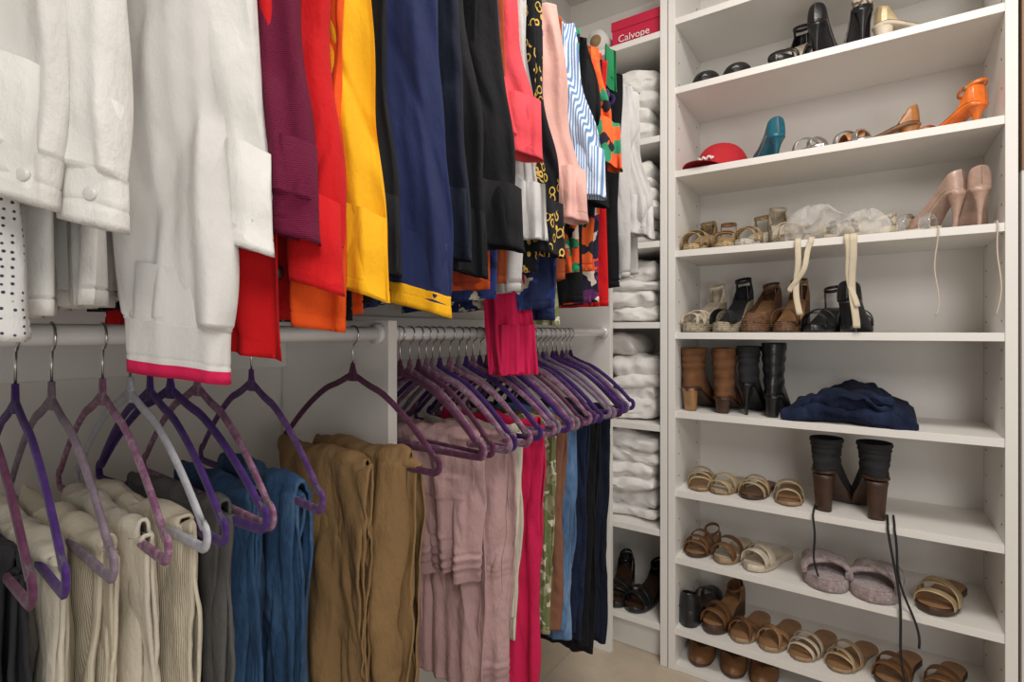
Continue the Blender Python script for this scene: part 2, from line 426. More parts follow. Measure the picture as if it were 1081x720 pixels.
S('red_jacket', .390, 1.165, 'red', hw=.20, th=.013, sleeves=[(-.550, .006, 1.200, .038, .021, 32, .0, .06)], seed=23,
      buttons=[(-.560, .372, 1.222), (-.583, .360, 1.220), (-.562, .370, 1.245)])
S('orange_blouse', .420, 1.170, 'orange', hw=.22, th=.008, fold=.004, sleeves=[(-.590, .004, 1.158, .04, .010, 20, 0)], seed=24)
S('yellow_cardigan', .450, 1.19, 'yellow', hw=.20, th=.008, sleeves=[(-.545, .006, 1.197, .037, .020, 40, 0)], seed=25)
S('spotted_blouse', .472, 1.165, 'bdot', hw=.215, th=.006, fold=.003, seed=66)
S('orange_blouse', .487, 1.175, 'orange', hw=.225, th=.006, fold=.003, seed=67)
S('black_blouse', .507, 1.19, 'black', hw=.215, th=.008, fold=.004, seed=26, sleeves=[(-.568, .0, 1.235, .030, .016, 38, 0)])
S('navy_polo_sweater', .545, 1.185, 'navy', hw=.20, th=.012, sleeves=[(-.545, .03, 1.180, .050, .022, 42, .032, .032)], tm='yellow', seed=27)
S('dark_navy_shirt', .608, 1.235, 'dnavy', hw=.21, th=.013, sleeves=[(-.55, .02, 1.265, .045, .020, 38, 0)], seed=28)
S('black_shirt', .660, 1.225, 'black', hw=.20, th=.012, sleeves=[(-.560, .02, 1.245, .040, .018, 42, 0)], seed=29)
S('black_tee', .725, 1.285, 'black', hw=.235, th=.015, sleeves=[(-.540, .02, 1.295, .052, .022, 40, 0)], seed=30)
S('red_floral_blouse', .765, 1.225, 'orprt', hw=.225, th=.014, seed=31)
S('navy_floral_blouse', .79, 1.21, 'navyfl', hw=.23, th=.012, seed=68)
S('coral_blouse', .805, 1.24, 'rust', hw=.235, th=.010, sm='coral', sleeves=[(-.540, .025, 1.475, .042, .024, 42, .0, .03)], tm='coral', seed=32)
S('light_grey_tee', .865, 1.23, 'lgrey', hw=.235, th=.012, seed=34, sleeves=[(-.56, .0, 1.33, .04, .018, 38, 0)])
S('chain_print_blouse', .915, 1.27, 'chain', hw=.235, th=.012, sleeves=[(-.550, .01, 1.305, .042, .018, 38, 0)], seed=35)
S('hot_pink_dress', .965, 1.055, 'hotpink', cx=-.650, hw=.055, th=.014, fold=.008, per=.05, seed=33, ang=30, wr=.009)
S('light_pink_blazer', .970, 1.28, 'navy', sm='lpink', hw=.21, th=.011, sleeves=[(-.535, .028, 1.385, .045, .024, 38, 0)], seed=36)
S('navy_blouse', 1.0, 1.20, 'navyfl', hw=.235, th=.012, seed=37)
S('rust_blouse', 1.03, 1.265, 'rust', hw=.235, th=.012, seed=69)
S('striped_shirt', 1.055, 1.36, 'stripe', hw=.225, th=.012, sleeves=[(-.535, .03, 1.455, .048, .024, 34, .0, .05)], tm='stripe', seed=38)
S('orange_print_blouse', 1.10, 1.29, 'prt', hw=.24, th=.012, seed=39)
S('black_blouse', 1.14, 1.22, 'black', hw=.235, th=.014, sleeves=[(-.545, .01, 1.45, .04, .02, 34, 0)], seed=40)
S('bold_print_blouse', 1.18, 1.30, 'prt', hw=.235, th=.012, sleeves=[(-.545, .02, 1.55, .045, .022, 34, 0)], seed=41)
S('dark_print_blouse', 1.225, 1.22, 'prt2', hw=.235, th=.014, seed=42)
S('red_blouse', 1.27, 1.215, 'red', hw=.235, th=.012, seed=43)
S('green_blouse', 1.315, 1.5, 'green', hw=.19, th=.012, sleeves=[(-.585, .01, 1.80, .018, .012, 34, 0)], seed=44)
S('black_blouse', 1.355, 1.27, 'black', hw=.235, th=.014, seed=45)
S('white_floral_blouse', 1.42, 1.30, 'lgrey', hw=.235, th=.018, sleeves=[(-.55, .03, 1.42, .045, .022, 34, 0)], seed=46)
S('white_blouse', 1.49, 1.32, 'offw', hw=.235, th=.016, seed=47)
S('floral_dress', 1.11, 1.165, 'floral', cx=-.70, hw=.09, th=.010, seed=48)
S('teal_floral_dress', 1.065, 1.175, 'navyfl', cx=-.70, hw=.09, th=.010, seed=49)
for i, yy in enumerate(GY):
    hanger(['purple', 'plum', 'grey', 'violet'][i % 4], yy, z=RZU)

# ------------------------------------------------------------------ trousers folded over hanger bars (two pressed legs, nested)
BAR = RZ+BARZ
def trousers(name, Y, m, x0=-.94, x1=-.67, zf=.40, zb=.45, th=.014, fold=.006, seed=0, trimf=0, tm=None, per=.09, ang=0., taper=.90, wr=1.0, bands=(), pocket=None, legs=2):
    mb = MB(); r = random.Random(seed)
    nx, arc = 76, 12
    nf = 96
    A = math.radians(ang); cx0 = (x0+x1)/2
    for lg in range(legs):
        ph = [r.uniform(0, 6.28) for _ in range(5)]; tilt = r.uniform(-1, 1)
        outerleg = lg == legs-1
        thl = th if outerleg else th*.5
        xa = x0+(0 if outerleg else r.uniform(-.006, .01)); xb = x1+(0 if outerleg else r.uniform(.006, .018))
        zfl = zf+(0 if outerleg else r.uniform(-.03, -.01)); zbl = zb
        ztop = BAR+.0045+(0 if not outerleg else th*.35)
        prof = [(-1, i/nf) for i in range(nf)]+[(0, i/arc) for i in range(arc+1)]+[(1, i/nf) for i in range(1, nf+1)]
        cx = (xa+xb)/2; hw = (xb-xa)/2
        def pt(side, q, u, off):
            if side == -1: z = lerp(zfl, ztop, q); yy = -thl; dn = 1-q
            elif side == 1: z = lerp(ztop, zbl, q); yy = thl; dn = q
            else:
                a = pi-q*pi; z = ztop+math.sin(a)*thl*.8; yy = math.cos(a)*thl; dn = 0
            w = hw*lerp(1.0, taper, dn)
            ex = w*u*(1+.025*math.sin(z*12+ph[2]+side)+.03*NZ(z*9, seed, side+u))
            f = fold*(.2+.8*dn)*(math.sin(2*pi*ex/per+ph[0]+dn*1.2)+.5*math.sin(4.6*pi*ex/per+ph[1]-dn*2))
            wn = drape(ex, z, seed+lg*9, side*.7, tilt, .0060*wr)*(.35+.65*min(1, dn*5))
            # slanting pull wrinkles across the leg
            sl = NZ(ex*9+seed, (z+ex*.7*(1 if tilt > 0 else -1))*24, seed*.5+side)
            wn += (abs(sl)**.8)*.0050*wr*(.3+.7*min(1, dn*3))*(.5+.5*NZ(ex*6, z*5, seed+8))
            edge = 1-abs(u)**8
            s = (-1 if side < 0 else 1) if side else (math.copysign(1, yy) if abs(yy) > 1e-6 else 0)
            puff = .004*(1-abs(u)**3)*(.3+.7*dn)
            yy2 = yy*(.45+.55*edge)+f+wn*s+s*puff*(1 if side else abs(yy)/thl)
            if side: yy2 += off*s
            else:
                yy2 += off*math.cos(pi-q*pi); z += off*math.sin(pi-q*pi)+(.005*math.sin(ex*40+ph[3])+NZ(ex*30, seed, 1)*.009)*math.sin(q*pi)
            for (b0, b1) in bands:
                if side == -1 and b0 < z < b1: yy2 += .0030*math.sin((z-b0)/(b1-b0)*pi*5)
            if side == -1:
                yy2 -= .0022*math.exp(-((u-.45)/.02)**2)
                if pocket and outerleg:
                    pu0, pu1, pz0, pz1 = pocket
                    k = sstep((u-pu0)/.03)*sstep((pu1-u)/.03)*sstep((z-pz0)/.006)*sstep((pz1-z)/.006)
                    fl = sstep((z-(pz1-.055))/.005)
                    yy2 -= k*(.004+.004*fl)
            return (ex, yy2, z)
        outer = [[pt(sd, q, -1+2*j/nx, 0) for j in range(nx+1)] for sd, q in prof]
        inner = [[pt(sd, q, -1+2*j/nx, -.004) for j in range(nx+1)] for sd, q in prof]
        rings = [o+list(reversed(i)) for o, i in zip(outer, inner)]
        rings = [[(cx+p[0]*math.cos(A)-p[1]*math.sin(A), Y+(cx-cx0+p[0])*math.sin(A)+p[1]*math.cos(A), p[2]) for p in rg] for rg in rings]
        def rm(i):
            if trimf and i < nf and abs(i/nf*(ztop-zfl)) < trimf: return 1
            return 0
        mb.rings(rings, 0, rowmat=rm)
    return mb.build(name, [F[m], F[tm or m]])
trousers('charcoal_trousers', .115, 'char', seed=1, zf=.35)
trousers('grey_trousers', .15, 'char', seed=2, zf=.4)
trousers('cream_trousers', .185, 'cream2', seed=3, zf=.38, ang=-2, fold=.006)
trousers('white_corduroy_trousers', .222, 'cream', seed=4, zf=.36, x1=-.66, fold=.006)
trousers('white_trousers', .262, 'cream2', seed=5, zf=.36, x1=-.665, ang=-3, fold=.006)
trousers('cream_corduroy_trousers', .297, 'cream', seed=6, zf=.4, x1=-.66, fold=.006)
trousers('grey_wool_trousers', .345, 'grey', seed=7, zf=.42, x1=-.665, fold=.006)
trousers('blue_jeans', .400, 'denim', seed=8, zf=.36, x1=-.68, x0=-.92, th=.018, ang=-4, wr=1.3)
trousers('blue_jeans', .458, 'denim', seed=9, zf=.34, x1=-.655, x0=-.92, th=.020, ang=-6, fold=.007, per=.07, wr=1.6)
trousers('khaki_trousers', .60, 'khaki', seed=10, zf=.33, x1=-.70, x0=-.95, th=.020, fold=.010, per=.12, wr=1.5)
trousers('khaki_trousers', .660, 'khaki', seed=31, zf=.30, x1=-.655, x0=-.93, th=.022, fold=.010, per=.10, ang=-2, wr=1.7)
trousers('mauve_cargo_trousers', .845, 'mauve', seed=11, zf=.655, zb=.40, x1=-.66, x0=-.95, th=.024, fold=.008, trimf=.04, tm='mauve2', ang=6, bands=((.655, .70),),
         pocket=(-.1, .9, .72, .86), wr=1.4)
trousers('mauve_cargo_trousers', .915, 'mauve', seed=12, zf=.41, x1=-.645, x0=-.95, th=.020, fold=.010, ang=6, trimf=.035, tm='mauve2', bands=((.62, .65), (.41, .45)), wr=1.8)
trousers('cream_trousers', 1.00, 'cream2', seed=13, zf=.52, x1=-.66, x0=-.95, th=.014)
trousers('fuchsia_trousers', 1.07, 'hotpink', seed=14, zf=.30, x1=-.650, x0=-.95, th=.020, fold=.010)
trousers('green_floral_trousers', 1.13, 'floral', seed=15, zf=.42, x1=-.655, x0=-.95)
trousers('brown_trousers', 1.185, 'brown', seed=16, zf=.42, x1=-.655, x0=-.95)
trousers('light_blue_jeans', 1.25, 'ldenim', seed=17, zf=.36, x1=-.655, x0=-.95, th=.018, wr=1.3)
trousers('dark_jeans', 1.31, 'ddenim', seed=18, zf=.33, x1=-.65, x0=-.95, th=.018)
trousers('black_trousers', 1.37, 'black', seed=19, zf=.26, x1=-.645, x0=-.95, th=.018)
trousers('navy_trousers', 1.43, 'dnavy', seed=20, zf=.26, x1=-.645, x0=-.95, th=.018)

# ------------------------------------------------------------------ towels & folded textiles
TERRY = mat('terry_white', (.88, .86, .83), .95, kind='terry', sheen=.2)
PIL = mat('pillow_white', (.80, .77, .73), .9, kind='cloth')
def folded(mb, x0, x1, y0, y1, z0, h, seed, mi=0, ns=.006, zfloor=None, sq=.7, droop=0., tilt=0., fr=9, crease=0.):
    n = 40; nx = 48; rs = []
    cy = (y0+y1)/2; hy = (y1-y0)/2; cz = z0+h/2; hz = h/2
    for i in range(nx+1):
        u = -1+2*i/nx
        e = (1-abs(u)**6)**.5 if abs(u) < 1 else 0
        e = .25+.75*e
        ring = []
        for k in range(n):
            th = 2*pi*k/n; c, s = math.cos(th), math.sin(th)
            yy = cy+hy*math.copysign(abs(c)**.35, c)*(.95+.05*e); zz = cz+hz*math.copysign(abs(s)**sq, s)*e
            xx = lerp(x0, x1, i/nx)
            q = Vector((xx*fr+seed, yy*fr, zz*fr*1.5))
            dn = noise.noise(q)*ns*2; dn2 = noise.noise(q*2.6+Vector((5, 5, 5)))*ns*.8
            if crease:
                r1 = abs(noise.noise(q*1.7+Vector((1, 7, 3)))); dn -= math.exp(-(r1/.06)**2)*crease
            zz += (dn*.8+dn2)*(.35 if s < -.2 else 1)-droop*u*u*hz+tilt*u
            yy += (noise.noise(q+Vector((9, 2, 1)))*ns*2+dn2)*(1 if c < 0 else .2)
            ring.append((xx, max(yy, y0-.012), max((z0 if zfloor is None else zfloor)+.0005, zz)))
        rs.append(ring)
    mb.rings(rs, mi)
def towel_stack(name, x0, x1, zb, ztop, n, seed, m=TERRY, y0=1.825, y1=2.09):
    mb = MB(); r = random.Random(seed); h = (ztop-zb)/n; k = 0
    for i in range(n):
        a = r.uniform(-.01, .01); b = r.uniform(-.035, .0)
        z = zb+i*h; f = r.uniform(.36, .62); yo = r.uniform(0, .03)
        tl = r.uniform(-.010, .010)
        folded(mb, x0+a, x1+b, y0+yo, y1, z, h*f*1.25, seed+k, ns=.010, zfloor=zb, sq=1.0, tilt=tl, fr=11); k += 7
        folded(mb, x0+a+.004, x1+b-r.uniform(0, .02), y0+yo+r.uniform(-.008, .02), y1, z+h*f*.85, h*(1.2-f), seed+k, ns=.012, zfloor=zb, sq=1.0, tilt=tl+r.uniform(-.006, .006), fr=11); k += 7
    return mb.build(name, [m])
xl, xr = -.93, -.622
towel_stack('folded_towel_stack', xl, xr, 1.831, 2.10, 2, 101)
towel_stack('folded_towel_stack', xl, xr, 1.466, 1.76, 3, 201)
towel_stack('folded_towel_stack', xl, xr, 1.184, 1.40, 2, 301)
towel_stack('folded_towel_stack', -.83, xr, .826, 1.05, 2, 401)
towel_stack('folded_towel_stack', xl, xr, .464, .77, 3, 501)
mb = MB(); folded(mb, -.99, -.72, 1.85, 2.07, 1.062, .085, 601, ns=.008, sq=1, droop=.3); mb.build('white_pillow', [PIL])
mb = MB(); e0 = SH['E']
folded(mb, -.235, .075, 1.815, 2.06, e0+.001, .060, 611, ns=.014, zfloor=e0, droop=.7, crease=.010)
folded(mb, -.205, .105, 1.812, 2.04, e0+.026, .062, 642, ns=.020, zfloor=e0, droop=1.2, crease=.014, tilt=-.008)
folded(mb, -.15, .05, 1.835, 2.05, e0+.056, .045, 673, ns=.020, zfloor=e0, droop=1.1, tilt=.014, crease=.012)
mb.build('folded_dark_jeans', [F['ddenim']])
mb = MB(); mb.box(-.80, -.615, 1.84, 2.08, 2.191, 2.29); mb.box(-.803, -.612, 1.837, 2.083, 2.262, 2.295)
bx = mb.build('pink_shoe_box', [mat('pink_card', (.58, .015, .06), .5)])
tcu = bpy.data.curves.new('label', 'FONT'); tcu.body = 'Calvope'; tcu.size = .036; tcu.extrude = .0004
tob = bpy.data.objects.new('label', tcu); scene.collection.objects.link(tob)
tob.data.materials.append(mat('label_white', (.85, .8, .8), .5)); tob.location = (-.775, 1.8355, 2.213); tob.rotation_euler = (pi/2, 0, 0); tob.parent = bx
mb = MB()
mb.sweep([(-.855, 1.815+.2*i/6, 2.235) for i in range(7)], .042, .042, n=24)
mb.sweep([(-.855, 1.811, 2.235), (-.855, 1.814, 2.235)], .022, .022, n=20, mi=1)
mb.build('rolled_white_mat', [PIL, F['khaki2']])

# ------------------------------------------------------------------ shoes
WS = [0, .02, .05, .1, .18, .3, .4, .5, .6, .7, .8, .88, .94, .98, 1]
WR = [0, .014, .023, .031, .038, .0415, .040, .036, .031, .029, .030, .0305, .026, .016, 0]
WP = [0, .005, .010, .017, .028, .0385, .038, .033, .029, .026, .0265, .027, .023, .014, 0]
def shoe(name, x, y, z, rot, mats, L=.235, heel=.0, plat=.012, htype='none', upper=None, straps=(), ankle=False, counter=False, pointy=False,
         H=.16, wscale=1.0, st=.0018):
    mb = MB()
    W = [w*wscale for w in (WP if pointy else WR)]
    w = lambda s: float(np.interp(s, WS, W))
    zs = lambda s: plat+heel*sstep((s-.26)/.62) + .004*max(0, (.12-s)/.12)
    Ss = [.5-.5*math.cos(pi*i/36) for i in range(37)]
    rs = []
    for s in Ss:
        ww = max(w(s), .0008); zt = zs(s)
        if heel < .001 or htype == 'wedge': zb = .0008+.004*max(0, (.12-s)/.12)
        else: zb = max(.0008, zt-plat if plat < .02 else (zt-lerp(plat, .01, sstep((s-.3)/.25))))
        yy = s*L; e = min(.003, ww*.3)
        rs.append([(-ww+e, yy, zt), (-ww, yy, zt-.002), (-ww, yy, zb+.002), (-ww+e, yy, zb), (ww-e, yy, zb), (ww, yy, zb+.002), (ww, yy, zt-.002), (ww-e, yy, zt)])
    mb.rings(rs, 0)
    ins = []
    for s in Ss[1:-1]:
        ww = w(s)*.93; ins.append([(-ww, s*L, zs(s)+.0012), (0, s*L, zs(s)+.0006), (ww, s*L, zs(s)+.0012)])
    vs = [p for r_ in ins for p in r_]; fs = []
    for i in range(len(ins)-1):
        for k in range(2): fs.append((i*3+k, i*3+k+1, (i+1)*3+k+1, (i+1)*3+k))
    mb.add(vs, fs, 2)
    if htype in ('block', 'stiletto') and heel > .001:
        top = zs(.88)-plat*.5; cyy = .885*L
        rr = []
        for i in range(11):
            t = i/10
            if htype == 'block': a, b = lerp(.026, .019, t**.6)*wscale, lerp(.027, .017, t**.6); sh = -.004*t
            else:
                a = .0048+.019*(1-t)**3.0; b = .0052+.020*(1-t)**2.6; sh = .003*math.sin(pi*t)-.004*t
            zz = lerp(top, 0.0008, t)
            rr.append([(a*math.copysign(abs(math.cos(q))**.75, math.cos(q)), cyy+sh+b*math.copysign(abs(math.sin(q))**.75, math.sin(q)), zz) for q in [2*pi*k/16 for k in range(16)]])
        mb.rings(rr, 3)
    def wall(s0, s1, hfun, openf, mi=1, out=1.02):
        for sg in (-1, 1):
            n = 30; q = 9; vs = []; fs = []
            for i in range(n+1):
                s = lerp(s0, s1, i/n); ww = max(w(s)*out, .0005); h = hfun(s); o = openf(s)
                for k in range(q+1):
                    a = k/q*pi/2
                    xx = lerp(ww, ww*o, 1-math.cos(a))
                    back = max(0, (s-.8)/.2)*(math.sin(a)**2)*.006
                    vs.append((sg*xx, s*L-back, zs(s)-.001+h*math.sin(a)**.9))
            for i in range(n):
                for k in range(q):
                    fs.append((i*(q+1)+k, i*(q+1)+k+1, (i+1)*(q+1)+k+1, (i+1)*(q+1)+k))
            mb.add(vs, fs, mi)
    if upper == 'pump':
        wall(0.0, 1.0, lambda s: .004+float(np.interp(s, [0, .05, .15, .28, .5, .75, .9, 1], [.0, .018, .028, .034, .024, .030, .044, .050])),
             lambda s: sstep((s-.2)/.12)*float(np.interp(s, [0, .5, .8, 1], [.92, .9, .78, .7])))
    elif upper == 'boot':
        wall(0.0, .62, lambda s: float(np.interp(s, [0, .05, .2, .4, .62], [.004, .026, .042, .075, .10])), lambda s: 0)
        rs = []
        for i in range(18):
            t = i/17
            if t < .4:
                k = t/.4; cyy = lerp(.70, .765, k)*L; ry = lerp(.31, .205, sstep(k))*L; rx = lerp(.0315, .034, k); zz = lambda yy, k=k: zs(min(1, max(0, yy/L)))*(1-k*.5)+(zs(.8)*.5)*k-.001+k*min(.07, H*.6)
            else:
                k = (t-.4)/.6; h0 = min(.07, H*.6); cyy = lerp(.765, .75, k)*L; ry = lerp(.205, .215, k)*L; rx = lerp(.034, .042, k)
                zz = lambda yy, k=k: zs(.8)*.5+zs(min(1, max(0, yy/L)))*.5*(1-k)+zs(.8)*.5*k+h0+k*(H-h0)
            ring = []
            for j in range(28):
                q = 2*pi*j/28; yy = cyy+ry*math.sin(q)
                wr = .0018*math.sin(t*30+2*math.sin(q))
                ring.append(((rx*wscale+wr)*math.cos(q), yy+wr*math.sin(q), zz(yy)))
            rs.append(ring)
        lastr = rs[-1]
        rs.append([(p[0]*.92, .75*L+(p[1]-.75*L)*.94, p[2]) for p in lastr])
        rs.append([(p[0]*.88, .75*L+(p[1]-.75*L)*.9, p[2]-.05) for p in lastr])
        mb.rings(rs, 1)
    elif upper == 'mule':
        wall(0.02, .42, lambda s: .004+float(np.interp(s, [0, .05, .15, .28, .45], [.0, .02, .034, .048, .058])), lambda s: 0)
    for sp in straps:
        sl, sr, h, wd = sp[:4]; mi = sp[4] if len(sp) > 4 else 1
        pts = []
        for i in range(19):
            u_ = i/18; s = lerp(sl, sr, u_); a = pi*(1-u_)
            pts.append((w(s)*1.03*math.cos(a), s*L, zs(s)+h*math.sin(a)**.75-(.004 if i in (0, 18) else 0)))
        mb.sweep(pts, st, wd/2, ref=(0, 1, 0), n=10, mi=mi, sq=.6)
    if counter:
        wall(.74, 1.0, lambda s: .004+float(np.interp(s, [.74, .85, 1], [.004, .036, .048])), lambda s: .78)
    if ankle:
        ah = zs(.88)+(.055 if ankle is True else ankle)
        rx = .024; cy2 = .83*L; ry = .034
        pts = [(rx*math.cos(q), cy2+ry*math.sin(q), ah+.010*math.sin(q)) for q in [2*pi*i/28 for i in range(28)]]
        mb.sweep(pts, .0015, .0055, ref=(0, 0, 1), closed=True, n=8, mi=1)
        for sg in (-1, 1):
            mb.sweep([(sg*.0265*wscale, .90*L, zs(.9)), (sg*.026, .88*L, (zs(.9)+ah)/2), (sg*.0235, .84*L, ah)], .0015, .009, ref=(0, 1, 0), n=8, mi=1)
        mb.sweep([(rx+.001, cy2-.006, ah-.003), (rx+.003, cy2, ah-.002), (rx+.001, cy2+.007, ah)], .0016, .0065, ref=(0, 0, 1), n=8, mi=2)
    ob = mb.build(name, mats)
    ob.data.transform(Matrix.Translation((0, -L/2, 0)))
    ob.location = (x, y, z+.0005); ob.rotation_euler = (0, 0, math.radians(rot))
    return ob
def LM(n, c, r=.45, k='leather', **kw): return mat(n, c, r, kind=k, **kw)
blk = LM('leather_black', (.012, .012, .014), .3); blks = LM('suede_black', (.015, .015, .018), .9); brn = LM('leather_brown', (.18, .08, .03)); tan = LM('leather_tan', (.36, .19, .085))
sued = LM('suede_tan', (.17, .07, .025), .9); dbr = LM('leather_darkbrown', (.06, .028, .015)); crm = LM('leather_cream', (.62, .54, .42)); gold = LM('gold_leather', (.55, .42, .24), .4, metal=.3)
teal = LM('satin_teal', (.01, .13, .19), .35); orng = LM('patent_orange', (.80, .18, .02), .25); cork = LM('cork', (.48, .33, .18), .9); strw = LM('straw', (.58, .42, .22), .8, 'weave')
strww = LM('straw_white', (.68, .63, .54), .8, 'weave'); beige = LM('nude_patent', (.48, .32, .25), .3); clear = mat('clear_vinyl', (.85, .85, .85), .08, trans=.85); silv = LM('silver', (.55, .55, .55), .3, metal=.8)
snk = LM('snake', (.5, .42, .32), .3, 'snake', color2=(.12, .09, .07)); rubb = mat('black_rubber', (.012, .012, .012), .6); fur = LM('fluffy_pink_grey', (.46, .35, .35), .95, 'fur', sheen=.5)
wovb = LM('woven_brown', (.20, .10, .05), .6, 'weave'); sole = LM('sole_tan', (.36, .24, .14), .6); jute = LM('jute', (.50, .42, .30), .9, 'weave'); cop = LM('copper_tan', (.42, .17, .05), .35)
YC = 1.94
A, B, Cz, D, E, Fz, G, H_ = (SH[k] for k in 'ABCDEFGH')
# shelf A
for x in (-.475, -.375): shoe('black_slide_sandal', x, YC, A, 2, [rubb, rubb, rubb, rubb], upper='mule', plat=.018, wscale=1.1)
shoe('black_strappy_stiletto_sandal', -.215, YC-.02, A, -16, [blk, blk, crm, blk], heel=.10, htype='stiletto', plat=.02, straps=[(.08, .16, .022, .012), (.2, .26, .03, .012), (.34, .28, .04, .010)], ankle=True, counter=True)
shoe('black_stiletto_pump', -.125, YC, A, 168, [blk, blk, tan, blk], L=.20, heel=.10, plat=.015, htype='stiletto', upper='pump', pointy=True)
shoe('snakeskin_stiletto_pump', -.038, YC-.01, A, 190, [blk, snk, tan, blk], L=.20, heel=.10, plat=.015, htype='stiletto', upper='pump', pointy=True)
shoe('clear_beige_pump', .10, YC-.05, A, 104, [crm, gold, crm, crm], L=.20, heel=.045, htype='block', pointy=True, straps=[(.12, .2, .03, .05)], counter=True)
# shelf B
shoe('teal_satin_heel', -.285, YC-.02, B, 205, [teal, teal, teal, teal], L=.21, heel=.06, htype='stiletto', upper='pump', wscale=.9)
for x, r_ in ((-.195, 40), (-.095, 50)): shoe('silver_flat_sandal', x, YC-.02, B, r_, [silv, silv, crm, silv], straps=[(.1, .15, .03, .02), (.35, .3, .045, .015)])
shoe('copper_heel_sandal', .01, YC-.03, B, -80, [brn, cop, tan, cop], L=.21, heel=.045, htype='block', straps=[(.1, .2, .035, .03), (.32, .28, .045, .02)], counter=True)
shoe('orange_heel_sandal', .175, YC-.01, B, -130, [orng, orng, tan, orng], L=.19, heel=.055, htype='stiletto', straps=[(.1, .18, .030, .014), (.26, .22, .04, .014)], ankle=.045, counter=True)
# shelf C
shoe('straw_wedge_mule', -.505, YC, Cz, -4, [strw, strw, cork, strw], heel=.06, htype='wedge', plat=.02, straps=[(.12, .12, .042, .035), (.32, .32, .055, .045)], counter=True, ankle=.04)
shoe('straw_sandal', -.418, YC, Cz, 8, [strw, tan, cork, strw], heel=.05, htype='wedge', plat=.018, straps=[(.12, .25, .035, .03), (.35, .2, .045, .03)], ankle=.04)
shoe('cream_straw_wedge', -.33, YC, Cz, -10, [strww, strw, crm, strww], heel=.05, htype='wedge', plat=.02, straps=[(.1, .15, .04, .03), (.32, .28, .05, .03)], ankle=.05)
shoe('cream_wedge_sandal', -.24, YC-.01, Cz, 20, [jute, crm, crm, jute], heel=.07, htype='wedge', plat=.02, straps=[(.12, .15, .04, .03), (.32, .32, .05, .02)], counter=True, ankle=.05)
for x, r_ in ((-.13, 60), (-.03, -50)): shoe('white_ribbon_sandal', x, YC-.02, Cz, r_, [crm, crm, crm, crm], heel=.03, htype='wedge', straps=[(.1, .25, .035, .02), (.25, .1, .035, .02), (.4, .4, .05, .03)], ankle=.03)
shoe('clear_flat_sandal', .05, YC-.02, Cz, 66, [crm, clear, crm, crm], straps=[(.12, .15, .04, .03), (.35, .35, .05, .02)])
shoe('nude_stiletto_pump', .140, YC-.02, Cz, -140, [beige, beige, crm, beige], L=.19, heel=.095, htype='stiletto', upper='pump', pointy=True, wscale=.92)
shoe('nude_stiletto_pump', .228, YC-.02, Cz, -176, [beige, beige, crm, beige], L=.19, heel=.095, htype='stiletto', upper='pump', pointy=True, wscale=.92)
# shelf D
shoe('white_wedge_espadrille', -.49, YC, D, -16, [jute, crm, crm, jute], heel=.08, htype='wedge', plat=.03, straps=[(.08, .2, .035, .016), (.2, .08, .035, .016), (.22, .38, .045, .016), (.38, .22, .045, .016)], counter=True, ankle=.055)
shoe('black_wedge_espadrille', -.395, YC, D, -12, [jute, blks, blks, jute], heel=.085, htype='wedge', plat=.032, straps=[(.12, .15, .045, .05)], counter=True, ankle=.065)
shoe('woven_wedge_sandal', -.305, YC, D, -12, [wovb, wovb, tan, wovb], heel=.08, htype='wedge', plat=.03, upper='pump', ankle=.05)
shoe('woven_wedge_sandal', -.215, YC, D, -8, [wovb, brn, tan, wovb], heel=.08, htype='wedge', plat=.03, straps=[(.12, .16, .045, .05)], counter=True, ankle=.06)
shoe('black_platform_sandal', -.125, YC, D, -14, [blk, blk, blk, blk], heel=.06, htype='block', plat=.02, straps=[(.1, .12, .04, .03), (.35, .3, .05, .015)], ankle=.06)
shoe('black_block_heel_sandal', -.045, YC-.01, D, 172, [blk, blk, blk, blk], heel=.08, htype='block', plat=.02, straps=[(.1, .12, .04, .03), (.35, .3, .05, .02)], counter=True)
# shelf E
shoe('brown_ankle_boot', -.505, YC, E, 172, [dbr, sued, dbr, tan], heel=.07, htype='block', upper='boot', H=.135)
shoe('tan_suede_ankle_boot', -.415, YC, E, 182, [dbr, sued, dbr, dbr], heel=.045, htype='block', upper='boot', H=.16)
shoe('black_stiletto_ankle_boot', -.335, YC, E, 178, [blk, blks, blk, blk], heel=.095, htype='stiletto', upper='boot', H=.12, pointy=True, wscale=.9)
shoe('black_ankle_boot', -.262, YC, E, 180, [blk, blk, blk, blk], heel=.06, htype='block', upper='boot', H=.165, wscale=.9)
# shelf F
shoe('tan_flat_sandal', -.50, YC, Fz, 8, [sole, gold, tan, sole], straps=[(.12, .2, .03, .02), (.3, .22, .04, .015), (.4, .4, .05, .03)])
shoe('gold_flat_sandal', -.405, YC, Fz, -12, [sole, gold, crm, sole], straps=[(.1, .15, .03, .03), (.3, .3, .045, .03)])
shoe('brown_flat_sandal', -.315, YC, Fz, -8, [dbr, gold, brn, dbr], straps=[(.15, .2, .035, .02), (.25, .35, .04, .02), (.4, .35, .05, .02)])
shoe('cream_flat_sandal', -.225, YC, Fz, 5, [sole, gold, tan, sole], straps=[(.12, .14, .035, .02), (.35, .35, .05, .04)])
for x, r_ in ((-.105, 168), (-.005, 190)): shoe('black_block_heel_bootie', x, YC-.01, Fz, r_, [dbr, blks, blk, dbr], heel=.095, htype='block', plat=.03, upper='boot', H=.095, L=.22, wscale=1.1)
